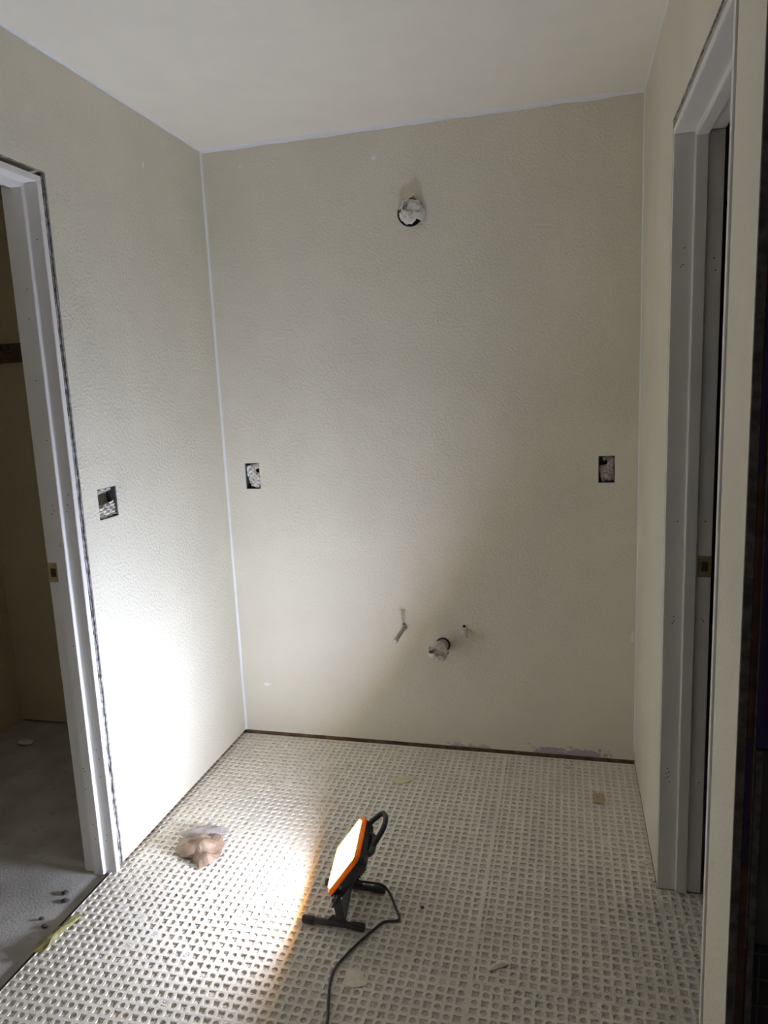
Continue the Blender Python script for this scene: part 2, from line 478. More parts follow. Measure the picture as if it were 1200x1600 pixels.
tag(obj('wall_shower_side', bm_box((2.9, YR, -0.009), (2.95, YE, H)), M_dusty), 'unlit side wall right of the viewer', 'wall', kind='structure')

# ------------------------------------------------------------------ floor mat: sheets with alternating round and square pits
PITCH = 0.0256
def mat_sheet(x0, x1, y0, y1, ox, oy, m, seed, skip=None, flip=0):
    rr = random.Random(seed)
    V, F = [], []
    N = 16
    sq = []
    for k in range(N):
        an = 2 * math.pi * k / N
        c, s = math.cos(an), math.sin(an)
        q = 1 / max(abs(c), abs(s))
        sq.append((c * q, s * q))
    ci = [(math.cos(2 * math.pi * k / N), math.sin(2 * math.pi * k / N)) for k in range(N)]
    i0 = math.floor((x0 - ox) / PITCH); i1 = math.ceil((x1 - ox) / PITCH)
    j0 = math.floor((y0 - oy) / PITCH); j1 = math.ceil((y1 - oy) / PITCH)
    for i in range(i0, i1):
        for j in range(j0, j1):
            a, b = max(x0, ox + i * PITCH), min(x1, ox + (i + 1) * PITCH)
            c, d = max(y0, oy + j * PITCH), min(y1, oy + (j + 1) * PITCH)
            if b - a < 1e-4 or d - c < 1e-4: continue
            hx, hy = (b - a) / 2, (d - c) / 2
            cx, cy = (a + b) / 2, (c + d) / 2
            wob = 0.0007 * noise.noise(Vector((cx * 3, cy * 3, 1.7)))
            base = len(V)
            for (px, py) in sq: V.append((cx + px * hx, cy + py * hy, 0.0009 * noise.noise(Vector(((cx + px * hx) * 5, (cy + py * hy) * 5, 3.1)))))
            if min(hx, hy) < 0.0045:           # cut cells at the sheet edges stay flat
                F.append(tuple(base + k for k in range(N)))
                continue
            square = (i + j + flip) % 2 == 0
            rad = (0.0094 if square else 0.0088) * rr.uniform(0.92, 1.05)
            sx, sy = min(rad, hx - 0.0015), min(rad, hy - 0.0015)
            z1 = -0.0047
            fill = rr.random()
            zb = z1 + (0.0024 * rr.random() if fill < 0.25 else 0.0007 * rr.random())
            if fill > 0.985: zb = -0.0006
            px0 = []
            for k in range(N):
                if square:
                    u, v = sq[k]
                    # corners pulled out a little, sides bowed in
                    e = 0.965 + 0.04 * (min(abs(u), abs(v)))
                    u, v = u * e, v * e
                else: u, v = ci[k]
                jx = 1 + rr.uniform(-.05, .05)
                px0.append((u * jx, v * jx))
            for (u, v) in px0: V.append((cx + u * sx, cy + v * sy, wob))
            for (u, v) in px0: V.append((cx + u * sx * 0.94, cy + v * sy * 0.94, zb + rr.uniform(0, .0006)))
            for (u, v) in px0: V.append((cx + u * sx * 0.5, cy + v * sy * 0.5, zb + rr.uniform(-.0003, .0014)))
            V.append((cx, cy, zb + rr.uniform(-.0002, .0008)))
            for k in range(N):
                l = (k + 1) % N
                for r in range(3):
                    if r == 2: PIT_FLOOR.append(len(F))
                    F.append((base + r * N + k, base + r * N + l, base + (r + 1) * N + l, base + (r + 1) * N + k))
                PIT_FLOOR.append(len(F))
                F.append((base + 3 * N + k, base + 3 * N + l, base + 4 * N))
    return V, F
PIT_FLOOR = []
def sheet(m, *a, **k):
    """one sheet of the mat; the pit floors carry settled building dust, with pit shade painted into its darker tone"""
    PIT_FLOOR.clear()
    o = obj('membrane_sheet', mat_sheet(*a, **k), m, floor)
    o.data.materials.append(M_grit_shade)
    for i in PIT_FLOOR: o.data.polygons[i].material_index = 1
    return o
XS, YS = 1.1562, -1.163
YM = -2.05
OX, OY = 0.957 - PITCH / 2, -0.894 - PITCH / 2
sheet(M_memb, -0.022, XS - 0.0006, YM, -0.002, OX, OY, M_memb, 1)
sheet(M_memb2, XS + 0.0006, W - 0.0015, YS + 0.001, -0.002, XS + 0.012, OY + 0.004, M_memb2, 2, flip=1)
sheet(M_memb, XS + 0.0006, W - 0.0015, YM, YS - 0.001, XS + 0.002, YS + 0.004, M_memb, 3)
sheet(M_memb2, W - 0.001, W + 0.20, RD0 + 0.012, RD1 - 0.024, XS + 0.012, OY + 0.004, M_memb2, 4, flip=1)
box('membrane_flat', (-0.022, YR, -0.009), (2.85, YM, -0.0015), M_memb, floor)
box('mat_edge_strip', (-0.030, YM, -0.009), (-0.022, -0.97, -0.001), M_dark, floor)
# raised cut edges along the seams
box('seam_lip', (XS - 0.0008, YM, -0.006), (XS + 0.0008, -0.002, 0.0001), M_memb2, floor)
box('seam_lip', (XS + 0.001, YS - 0.0008, -0.006), (W - 0.002, YS + 0.0008, 0.0002), M_memb2, floor)

# small dabs of white filler on the walls
def dab(place, u, v, w, h, seed):
    rr = random.Random(seed); n = 14
    vs = [place(u, v, -0.0009)]
    for k in range(n):
        a = 2 * math.pi * k / n; q = rr.uniform(.6, 1.1)
        vs.append(place(u + w / 2 * q * math.cos(a), v + h / 2 * q * math.sin(a), -0.0002))
    return vs, [(0, 1 + k, 1 + (k + 1) % n) for k in range(n)]
for i, (u, v, w, h) in enumerate(((0.118, 0.236, 0.032, 0.016), (0.70, 2.33, 0.020, 0.020), (0.166, 2.36, 0.006, 0.016), (1.632, 0.52, 0.014, 0.05), (0.40, 2.02, 0.012, 0.008))):
    obj('filler_dab', dab(lambda a, b, d: (a, d, b), u, v, w, h, i), M_caulk, wall_back)
for i, (u, v, w, h) in enumerate(((-0.42, 2.27, 0.012, 0.03), (-0.62, 0.33, 0.008, 0.03))):
    obj('filler_dab', dab(lambda a, b, d: (-d, a, b), u, v, w, h, 9 + i), M_caulk, wall_left)

# ------------------------------------------------------------------ white caulk in the corners
def bead(p0, p1, da, db, wa, wb, seed, n=90):
    rr = random.Random(seed)
    p0, p1, da, db = Vector(p0), Vector(p1), Vector(da), Vector(db)
    vs, fs = [], []
    for i in range(n + 1):
        t = i / n
        c = p0.lerp(p1, t)
        k = 1 + 0.30 * noise.noise(Vector((t * 14, seed, 0))) + rr.uniform(-.06, .06)
        l = 1 + 0.40 * noise.noise(Vector((t * 11, seed, 9))) + rr.uniform(-.08, .08)
        o = (da + db) * 0.0004
        vs += [c + o * 0.2, c + da * wa * k + db * 0.0004, c + da * wa * k * 0.45 + db * wb * l * 0.45, c + db * wb * l + da * 0.0004]
        if i:
            q, s = 4 * (i - 1), 4 * i
            for a in range(4):
                b = (a + 1) % 4
                fs.append((q + a, q + b, s + b, s + a))
    fs += [(0, 1, 2, 3), tuple(4 * n + a for a in (3, 2, 1, 0))]
    return vs, fs
X, Y, Z = Vector((1, 0, 0)), Vector((0, 1, 0)), Vector((0, 0, 1))
def trim(i, v, lab):
    o = obj('trim_%d' % i, v, M_caulk, smooth=False)
    tag(o, lab, 'caulk line', kind='structure')
trim(1, bead((0, 0, GAP), (0, 0, H), X, -Y, 0.0085, 0.0060, 1), 'white caulk line in the left back corner')
trim(2, bead((0, 0, H), (W, 0, H), -Z, -Y, 0.0150, 0.007, 2), 'white caulk line where back wall meets ceiling')
trim(3, bead((0, 0, H), (0, YR, H), -Z, X, 0.0075, 0.0065, 3), 'white caulk line where left wall meets ceiling')
trim(4, bead((W, 0, 0.05), (W, 0, H), -X, -Y, 0.0045, 0.0045, 4), 'thin white caulk line in the right back corner')
trim(5, bead((W, 0, H), (W, YE, H), -Z, -X, 0.0040, 0.0045, 5), 'thin white caulk line where right wall meets ceiling')

# ------------------------------------------------------------------ door frames (double-rabbet jambs)
def jamb_leg(x0, sx, yf, sy, z0, z1, stop):
    """leg whose face is at y = yf looking along sy; x runs from x0 by sx over 0.118. profile extruded in z"""
    pr = [(0, 0), (stop[0], 0), (stop[0] + 0.002, 0.011), (stop[1] - 0.002, 0.011), (stop[1], 0), (0.1175, 0), (0.1175, -0.018), (0, -0.018)]
    n = len(pr)
    vs, fs = [], []
    for z in (z0, z1):
        for (u, v) in pr: vs.append((x0 + sx * u, yf + sy * v, z))
    for k in range(n):
        l = (k + 1) % n
        fs.append((k, l, n + l, n + k))
    fs += [tuple(range(n)), tuple(range(2 * n - 1, n - 1, -1))]
    return vs, fs
def head_jamb(x0, sx, ya, yb, zf, stop):
    pr = [(0, 0), (stop[0], 0), (stop[0] + 0.002, 0.011), (stop[1] - 0.002, 0.011), (stop[1], 0), (0.1175, 0), (0.1175, -0.018), (0, -0.018)]
    n = len(pr)
    vs, fs = [], []
    for y in (ya, yb):
        for (u, v) in pr: vs.append((x0 + sx * u, y, zf - v))
    for k in range(n):
        l = (k + 1) % n
        fs.append((k, l, n + l, n + k))
    fs += [tuple(range(n)), tuple(range(2 * n - 1, n - 1, -1))]
    return vs, fs
def fixbm(vf, bev=0.0012):
    bm = bmesh.new()
    vv = [bm.verts.new(v) for v in vf[0]]
    for f in vf[1]: bm.faces.new([vv[i] for i in f])
    bmesh.ops.recalc_face_normals(bm, faces=bm.faces[:])
    if bev: bmesh.ops.bevel(bm, geom=[e for e in bm.edges if e.is_manifold and e.calc_face_angle(0) > 0.5], offset=bev, segments=2, affect='EDGES')
    return bm

def door_frame(n, x0, sx, yf, yn, zf, stop, label, zfoot, plate_z, holes):
    root = empty('door_%d' % n, (x0 + sx * 0.059, (yf + yn) / 2, 0), label, 'door frame', kind='structure')
    far = obj('jamb', fixbm(jamb_leg(x0, sx, yf, -1, zfoot, zf - 0.0002, stop)), M_jamb, root)
    obj('jamb', fixbm(jamb_leg(x0, sx, yn, 1, zfoot, zf - 0.0002, stop)), M_jamb, root)
    obj('head_jamb', fixbm(head_jamb(x0, sx, yn - 0.018, yf + 0.018, zf, stop)), M_jamb, root)
    # strike plate with its latch hole on the far rabbet
    xa, xb = x0 + sx * (stop[1] + 0.003), x0 + sx * 0.1173
    lo, hi = min(xa, xb), max(xa, xb)
    def rect(a, b, c, d): return a, b, c, d
    V, F = slab([lo, lo + (hi - lo) * .27, lo + (hi - lo) * .78, hi], [plate_z - .029, plate_z - .013, plate_z + .013, plate_z + .029],
                lambda u, v: lo + (hi - lo) * .27 < u < lo + (hi - lo) * .78 and abs(v - plate_z) < .013,
                lambda u, v, d: (u, yf - 0.0016 + d, v), 0.0014)
    sp = obj('strike_plate', (V, F), M_brass, root)
    sp['label'] = 'dull brass strike plate'
    obj('latch_hole', bm_box((lo + (hi - lo) * .27, yf - 0.0012, plate_z - .013), (lo + (hi - lo) * .78, yf - 0.0003, plate_z + .013)), M_rust, sp)
    for s in (-1, 1):
        obj('screw', tube([((lo + hi) / 2, yf - .0016, plate_z + s * .021), ((lo + hi) / 2, yf - .0022, plate_z + s * .021)], 0.003, 10), M_bolt, sp)
    hm = None
    for (u, z) in holes:
        d = 0.011 if stop[0] < u < stop[1] else 0.0
        loc = Vector((x0 + sx * u, yf - d - 0.0006, z))
        if hm is None:
            hm = obj('nail_hole', tube([loc + Y * .0006, loc - Y * .0001], 0.0017, 8), M_nail, root)
            off = hm.location - loc
        else:
            o = hm.copy(); o.location = loc + off; link(o, root)
    return root
hl = [(0.020, z) for z in (1.93, 0.33)] + [(0.016, 1.22), (0.023, 1.19), (0.028, 1.17), (0.024, 0.42), (0.018, 0.39), (0.022, 0.13), (0.026, 0.11)] + \
     [(0.062, 1.80), (0.068, 1.72), (0.070, 1.55), (0.058, 1.38), (0.066, 1.19), (0.062, 1.175), (0.070, 1.165), (0.055, 1.07), (0.07, 0.36), (0.068, 0.35), (0.07, 0.29), (0.052, 0.76), (0.06, 0.17), (0.056, 0.12)]
door_frame(1, 0.0, -1, -0.963, -1.774, 2.078, (0.040, 0.079), 'white wooden door frame in the left wall, lit by the lamp', -0.008, 0.985, hl)
hr = [(0.030, 1.80), (0.022, 1.755), (0.027, 1.76), (0.030, 1.10), (0.026, 0.835), (0.023, 0.815), (0.027, 0.822), (0.020, 0.385), (0.017, 0.37), (0.024, 0.375), (0.016, 0.355), (0.026, 0.345), (0.022, 0.36)] + \
     [(0.100, 1.77), (0.104, 1.74), (0.100, 1.10), (0.098, 0.83), (0.102, 0.825), (0.1, 0.37), (0.104, 0.35)]
door_frame(2, W, 1, -0.722, -1.376, 2.070, (0.048, 0.080), 'white wooden door frame in the right wall, in half shadow', 0.003, 0.977, hr)

# bare cleat on the wall of the left room
rr = random.Random(5)
V, F = slab(grid(-1.15, -0.125, step=0.02), grid(1.672, 1.752, step=0.02), lambda u, v: False,
            lambda u, v, d: (u, -0.062 + d * 0.5 + (0 if d else 0.004 * noise.noise(Vector((u * 30, v * 60, 0)))), v + 0.003 * noise.noise(Vector((u * 12, 3, v)))), 0.033)
tag(obj('shelf_cleat', (V, F), M_cleat), 'rough brown shelf cleat on the dark wall through the left doorway', 'cleat')

# ------------------------------------------------------------------ crumpled things
def creases(rr, n, flat=None):
    out = []
    for _ in range(n):
        d = Vector((rr.uniform(-1, 1), rr.uniform(-1, 1), rr.uniform(-1, 1) if flat is None else 0)).normalized()
        out.append((d, rr.uniform(-.7, .7), rr.uniform(0.4, 1.0) * rr.choice((-1, 1))))
    return out
def fold(p, cr):
    s = 0.0
    for (d, c, a) in cr:
        t = (p.dot(d) - c) * 2.2
        s += a * (abs((t % 1.6) - 0.8) - 0.4)
    return s / math.sqrt(len(cr))

def crumple_ball(rad, seed, amp=0.25, sub=4, n=7):
    rr = random.Random(seed)
    cr = creases(rr, n)
    bm = bmesh.new()
    bmesh.ops.create_icosphere(bm, subdivisions=sub, radius=1.0)
    for v in bm.verts:
        d = v.co.normalized()
        k = 1 + amp * fold(d, cr) + 0.05 * noise.noise(d * 7)
        v.co = Vector((d.x * rad[0], d.y * rad[1], d.z * rad[2])) * k
    return bm

def paper_wad(rad, face, seed, n=11, amp=0.22, core=0.62):
    """wad of overlapping crumpled flaps around a core; face = direction the open side looks"""
    rr = random.Random(seed)
    bm = crumple_ball((rad[0] * core, rad[1] * core, rad[2] * core), seed, 0.12, 3, 6)
    face = Vector(face).normalized()
    for k in range(n):
        d = Vector((rr.uniform(-1, 1), rr.uniform(-1, 1), rr.uniform(-1, 1))).normalized()
        d = (d + face * 0.85).normalized()
        t1 = d.orthogonal().normalized(); t2 = d.cross(t1)
        an = rr.uniform(0, 6.28); t1, t2 = t1 * math.cos(an) + t2 * math.sin(an), t2 * math.cos(an) - t1 * math.sin(an)
        cr = creases(rr, 4)
        w, h = rr.uniform(.35, .75), rr.uniform(.25, .5)
        r0 = rr.uniform(.72, 1.02); tl = rr.uniform(-.5, .5)
        g = 7; vv = []
        for j in range(g + 1):
            for i in range(g + 1):
                u, v = (-1 + 2 * i / g), (-1 + 2 * j / g)
                p = (d + t1 * u * w * (1 + rr.uniform(-.06, .06)) + t2 * v * h * (1 + rr.uniform(-.08, .08))).normalized()
                q = r0 + tl * v * .5 + amp * fold(p * 1.4, cr)
                vv.append(bm.verts.new((p.x * rad[0] * q, p.y * rad[1] * q, p.z * rad[2] * q)))
        for j in range(g):
            for i in range(g):
                a = j * (g + 1) + i
                bm.faces.new((vv[a], vv[a + 1], vv[a + g + 2])); bm.faces.new((vv[a], vv[a + g + 2], vv[a + g + 1]))
    return bm

def crumple_sheet(w, h, nu, nv, seed, amp, bulge, n=6, dark=None):
    """sheet in (u, v, d) local: d sticks out"""
    rr = random.Random(seed)
    cr = creases(rr, n, flat=1)
    pts, fs = [], []
    for j in range(nv + 1):
        for i in range(nu + 1):
            u, v = -1 + 2 * i / nu, -1 + 2 * j / nv
            d = amp * fold(Vector((u * 1.2, v * 1.5, 0)), cr) + bulge * (1 - u * u) * (1 - v * v) + amp * 0.25 * noise.noise(Vector((u * 5, v * 7, seed)))
            ju = rr.uniform(-.25, .25) / nu; jv = rr.uniform(-.25, .25) / nv
            pts.append(((u + ju) * w / 2, (v + jv) * h / 2, d))
    for j in range(nv):
        for i in range(nu):
            a = j * (nu + 1) + i
            fs += [(a, a + 1, a + nu + 2), (a, a + nu + 2, a + nu + 1)]
    return pts, fs

def outlet(rect, place, seed, label, m, cut):
    """place(u, v, d): u across, v up, d out of the wall"""
    u0, u1, v0, v1 = rect
    cu, cv = (u0 + u1) / 2, (v0 + v1) / 2
    root = empty('outlet_box', place(cu, v0, -0.02), label, 'outlet box', 'open electrical boxes in the walls')
    t = 0.0018; D = 0.062
    vs, fs = [], []
    def qbox(a, b, c, d, e, f):
        k = len(vs)
        for z in (e, f):
            for (x, y) in ((a, c), (b, c), (b, d), (a, d)): vs.append(place(x, y, z))
        fs.extend([(k, k + 1, k + 2, k + 3), (k + 4, k + 5, k + 6, k + 7), (k, k + 1, k + 5, k + 4), (k + 1, k + 2, k + 6, k + 5), (k + 2, k + 3, k + 7, k + 6), (k + 3, k, k + 4, k + 7)])
    e = 0.0004
    a, b, c, d = u0 + e, u1 - e, v0 + e, v1 - e
    qbox(a, a + t, c, d, -D, -0.003); qbox(b - t, b, c, d, -D, -0.003)
    qbox(a + t, b - t, c, c + t, -D, -0.003); qbox(a + t, b - t, d - t, d, -D, -0.003)
    qbox(a + t, b - t, c + t, d - t, -D, -D + t)
    bm = bmesh.new(); vv = [bm.verts.new(v) for v in vs]
    for f in fs: bm.faces.new([vv[i] for i in f])
    obj('box_shell', bm, M_box, root)
    # crumpled masking paper stuffed in, in two or three pieces
    for k, (fu, fv, fw, fh, amp, bulge, dep, tilt) in enumerate(cut):
        pts, fs2 = crumple_sheet((u1 - u0) * fw * .94, (v1 - v0) * fh * .96, 12, 14, seed * 10 + k, amp, bulge, 6)
        ct, st = math.cos(tilt), math.sin(tilt)
        ps = []
        for (x, y, z) in pts:
            X2, Y2 = x * ct - y * st, x * st + y * ct
            uu = min(max(cu + fu * (u1 - u0) + X2, u0 + .003), u1 - .003)
            vv2 = min(max(cv + fv * (v1 - v0) + Y2, v0 + .003), v1 - .003)
            ps.append(place(uu, vv2, max(-0.05, min(0.004, dep + z))))
        o = obj('paper_wad', (ps, fs2), m, root, solid=0.0007)
    for s in (-1, 1):
        pc = [place(cu, cv + s * ((v1 - v0) / 2 - .009), -.05), place(cu, cv + s * ((v1 - v0) / 2 - .009), -.012)]
        obj('screw_post', tube(pc, 0.0035, 8), M_box, root)
    return root
outlet(OL, lambda u, v, d: (d, u, v), 4, 'wide open outlet box stuffed with torn paper beside the left door frame', M_paper,
       [(0.0, -0.27, 1.0, 0.48, 0.014, 0.004, -0.010, 0.15), (-0.1, 0.42, 0.9, 0.16, 0.009, 0.0, -0.010, 0.1), (0.08, 0.05, 0.85, 0.5, 0.004, -0.004, -0.036, 0.1)])
outlet(OA, lambda u, v, d: (u, -d, v), 6, 'narrow open outlet box stuffed with pale crumpled paper, left on back wall', M_paper,
       [(-0.12, 0.08, 0.72, 0.72, 0.013, 0.006, -0.014, 0.25), (0.18, -0.16, 0.62, 0.6, 0.012, 0.006, -0.010, -0.25), (0.22, 0.36, 0.5, 0.2, 0.008, 0.002, -0.012, 0.2)])
outlet(OB, lambda u, v, d: (u, -d, v), 8, 'narrow open outlet box stuffed with stained brownish paper, right on back wall', M_paper_d,
       [(0.04, -0.14, 0.92, 0.66, 0.013, 0.004, -0.016, 0.2), (0.26, 0.24, 0.45, 0.45, 0.012, 0.004, -0.012, -0.15), (0.0, 0.40, 0.5, 0.14, 0.006, 0.0, -0.012, 0.3)])

# light box above, with a wad of paper bulging out
lb = empty('light_box', (BALL[0], 0.02, BALL[1] - BALL[2]), 'round light box high on back wall with paper wad bulging out', 'light box')
pr = [Vector((BALL[0], y, BALL[1])) for y in (0.004, 0.055)]
vs, fs = tube(pr, BALL[2] - 0.0008, 32, cap=False)
vs2, fs2 = tube(pr, BALL[2] - 0.0028, 32, cap=False)
k = len(vs); fs = fs + [tuple(i + k for i in f[::-1]) for f in fs2]; vs = vs + vs2
fs.append(tuple(range(32, 64)))
for i in range(32): fs.append((i, (i + 1) % 32, k + (i + 1) % 32, k + i))
obj('box_shell', (vs, fs), M_box, lb)
bm = paper_wad((0.0485, 0.042, 0.0485), (0, -1, 0), 12, n=16)
bmesh.ops.translate(bm, verts=bm.verts[:], vec=(BALL[0], -0.006, BALL[1] - .001))
obj('paper_wad', bm, M_paper, lb)
# a loose outer fold curling round the wad
def swirl(cx, cz, y0, r, a0, a1, w, seed, n=22):
    rr = random.Random(seed); vs, fs = [], []
    for i in range(n + 1):
        t = i / n; a = a0 + (a1 - a0) * t
        q = r * (1 + rr.uniform(-.06, .06))
        w2 = w * (0.4 + 0.9 * math.sin(math.pi * t)) + rr.uniform(-.001, .001)
        vs += [Vector((cx + q * math.cos(a), y0, cz + q * math.sin(a))), Vector((cx + (q - w2) * math.cos(a), y0 - 0.010 - rr.uniform(0, .004), cz + (q - w2) * math.sin(a)))]
        if i: fs.append((2 * i - 2, 2 * i - 1, 2 * i + 1, 2 * i))
    return vs, fs
obj('paper_fold', swirl(BALL[0], BALL[1], -0.022, 0.042, 0.2, 2.9, 0.015, 2), M_paper, lb, solid=0.0008)
obj('paper_fold', swirl(BALL[0] - .002, BALL[1] - .004, -0.030, 0.028, 2.6, 6.0, 0.014, 3), M_paper, lb, solid=0.0008)

# ------------------------------------------------------------------ pipe stubs
ps = empty('supply_pipe', (0.747, 0, 0.510), 'long thin white supply pipe stub, leftmost on back wall', 'pipe')
obj('pipe', tube([(0.747, 0.02, 0.522), (0.7465, -0.05, 0.522), (0.746, -0.150, 0.521)], 0.0085, 16), M_grime, ps, smooth=False)
obj('cap', tube([(0.746, -0.150, 0.521), (0.746, -0.152, 0.521), (0.746, -0.168, 0.521), (0.746, -0.171, 0.521)], [0.0085, 0.0108, 0.0105, 0.007], 16), M_pipe, ps)
obj('collar', tube([(0.747, -0.0005, 0.522), (0.747, -0.009, 0.522), (0.747, -0.018, 0.522)], [0.0125, 0.0120, 0.0088], 16), M_pipe, ps)
obj('gap_hole', tube([(0.745, -0.0002, 0.534), (0.745, -0.0014, 0.534)], 0.005, 12), M_dark, ps)

pd = empty('drain_pipe', (0.905, 0, 0.43), 'short drain pipe stub plugged with a paper wad on back wall', 'pipe')
obj('pipe', tube([(0.905, 0.02, 0.456), (0.903, -0.030, 0.456)], 0.024, 24), M_pipe, pd)
vs, fs = [], []
obj('rubber_ring', tube([Vector((0.905 + 0.0265 * math.cos(a), -0.004, 0.456 + 0.0265 * math.sin(a))) for a in [2 * math.pi * i / 28 for i in range(28)]], 0.0035, 8, closed=True), M_dark, pd)
bm = paper_wad((0.043, 0.058, 0.043), (-0.2, -1, -0.1), 33, n=19, amp=0.24, core=0.66)
bmesh.ops.translate(bm, verts=bm.verts[:], vec=(0.897, -0.064, 0.457))
obj('paper_wad', bm, M_paper, pd)

pt = empty('capped_pipe', (0.996, 0, 0.49), 'taped white pipe stub right of the drain on back wall', 'pipe')
obj('pipe', tube([(0.996, 0.02, 0.521), (0.996, -0.022, 0.520)], 0.0085, 16), M_pipe, pt)
vs, fs = [], []
prof = [(0.004, 0.531, 0.007), (-0.014, 0.527, 0.0105), (-0.024, 0.518, 0.0125), (-0.026, 0.507, 0.0145), (-0.022, 0.497, 0.016)]
rr = random.Random(4)
for i, (y, z, r) in enumerate(prof):
    for k in range(14):
        a = 2 * math.pi * k / 14
        q = r * (1 + rr.uniform(-.10, .10))
        vs.append((0.995 + q * math.cos(a), y + q * 0.6 * math.sin(a) - 0.004, z + rr.uniform(-.0012, .0012)))
    if i:
        for k in range(14):
            l = (k + 1) % 14
            fs.append(((i - 1) * 14 + k, (i - 1) * 14 + l, i * 14 + l, i * 14 + k))
fs += [tuple(range(14)), tuple(range(5 * 14 - 1, 4 * 14 - 1, -1))]
obj('tape_wrap', (vs, fs), M_crumb, pt)
obj('gap_hole', tube([(0.993, -0.0002, 0.536), (0.993, -0.0016, 0.536)], 0.0065, 12), M_dark, pt)

# ------------------------------------------------------------------ work lamp
P0 = Vector((0.7235, -0.960, 0.104)); TL, YW = math.radians(36.6), 0.15
HW, HH = 0.202, 0.149
A = Vector((-math.sin(YW), math.cos(YW), 0))
U = Vector((math.sin(TL) * math.cos(YW), math.sin(TL) * math.sin(YW), math.cos(TL)))
N = Vector((-math.cos(TL) * math.cos(YW), -math.cos(TL) * math.sin(YW), math.sin(TL)))
def L(a, l, n): return P0 + A * a + U * l + N * n
lamp = empty('work_lamp', (0.76, -0.972, 0.0), 'orange framed LED work lamp on a black stand, switched on', 'work lamp')
def rrect(w, h, r, cx=0.0, cy=0.0, k=6):
    out = []
    for (sx, sy, a0) in ((1, 1, 0), (-1, 1, 90), (-1, -1, 180), (1, -1, 270)):
        for i in range(k + 1):
            a = math.radians(a0 + 90 * i / k)
            out.append((cx + sx * (w / 2 - r) + r * math.cos(a), cy + sy * (h / 2 - r) + r * math.sin(a)))
    return out
def loft(rings, close_a=True, close_b=True, loop=False):
    vs, fs = [], []
    n = len(rings[0])
    for r in rings: vs += r
    m = len(rings)
    for i in range(m if loop else m - 1):
        j = (i + 1) % m
        for k in range(n):
            l = (k + 1) % n
            fs.append((i * n + k, i * n + l, j * n + l, j * n + k))
    if not loop:
        if close_a: fs.append(tuple(range(n - 1, -1, -1)))
        if close_b: fs.append(tuple((m - 1) * n + k for k in range(n)))
    bm = bmesh.new(); vv = [bm.verts.new(v) for v in vs]
    for f in fs: bm.faces.new([vv[i] for i in f])
    return bm
def lring(w, h, r, n, dl=0.0): return [L(a, l + HH / 2 + dl, n) for (a, l) in rrect(w, h, r)]
bez = obj('bezel', loft([lring(HW - .004, HH - .004, .016, -.016), lring(HW, HH, .018, -.013), lring(HW, HH, .018, -.006), lring(HW - .006, HH - .006, .016, -.0025),
                   lring(HW - .022, HH - .022, .010, -.0025), lring(HW - .025, HH - .025, .009, -.007), lring(HW - .025, HH - .025, .009, -.015)], loop=True), M_orange, lamp)
bez['label'] = 'orange plastic rim'
lip = obj('rim_lip', loft([lring(HW - .021, HH - .021, .011, -.0027), lring(HW - .021, HH - .021, .011, .0032), lring(HW - .022, HH - .022, .010, .0032), lring(HW - .022, HH - .022, .010, -.0027)], loop=True), M_lip, bez)
dif = obj('diffuser', loft([lring(HW - .026, HH - .026, .008, -.012), lring(HW - .026, HH - .026, .008, -.0035), lring(HW - .032, HH - .032, .006, -.0028)]), M_led, lamp)
dif['label'] = 'glowing white panel'
# the LED beam itself: a soft forward lobe leaving the panel
bl = bpy.data.lights.new('led_beam', 'AREA')
bl.shape = 'RECTANGLE'; bl.size = HW - .05; bl.size_y = HH - .05
bl.energy = LAMP_BEAM; bl.color = LAMP_COLOR; bl.spread = math.radians(140)
bo = bpy.data.objects.new('led_beam', bl)
bo.matrix_world = Matrix.Translation(L(0, HH / 2, 0.0)) @ Matrix((A, N.cross(A), N)).transposed().to_4x4() @ Matrix.Rotation(math.pi, 4, 'X')
link(bo, None); bo.parent = lamp; bo.matrix_parent_inverse = Matrix.Translation(-lamp.location)
obj('housing', loft([lring(HW - .004, HH - .004, .016, -.0145), lring(HW - .006, HH - .006, .016, -.034), lring(HW - .018, HH - .014, .014, -.044), lring(HW - .060, HH - .046, .012, -.052)]), M_teal, lamp)
for i in range(9):
    l = 0.030 + i * 0.0095
    bm = bm_box((-0.062, -0.0018, -0.014), (0.062, 0.0018, 0.006), 0.001)
    for v in bm.verts: v.co = L(v.co.x, l + v.co.y, -.052 + v.co.z * 0.6)
    obj('cooling_fin', bm, M_black, lamp)
# carrying handle, a loop behind the top edge
hp = [L(0.094, HH - .016, -.030), L(0.102, HH + .004, -.036), L(0.109, HH + .026, -.044), L(0.104, HH + .034, -.053), L(0.082, HH + .037, -.058), L(0.048, HH + .030, -.058),
      L(0.014, HH + .014, -.053), L(-0.016, HH - .008, -.047), L(-0.038, HH - .028, -.042), L(-0.050, HH - .044, -.040)]
obj('handle', tube(spline(hp, 5), 0.0080, 10), M_black, lamp, smooth=True)
obj('handle_bracket', tube(spline([L(0.04, HH - .010, -.034), L(0.03, HH - .004, -.050), L(-0.03, HH - .006, -.050), L(-0.05, HH - .012, -.034)], 4), 0.009, 8), M_black, lamp)
# side lugs, bolts and clamp knobs
PV = (0.018, -0.026)
for s in (-1, 1):
    c0, c1 = L(s * (HW / 2 - .010), PV[0], PV[1]), L(s * (HW / 2 + .003), PV[0], PV[1])
    obj('pivot_lug', tube([c0, c1], 0.011, 16), M_black, lamp)
    obj('bolt', tube([L(s * (HW / 2 - .003), 0.045, -.020), L(s * (HW / 2 + .0005), 0.045, -.020)], 0.006, 12), M_bolt, lamp)
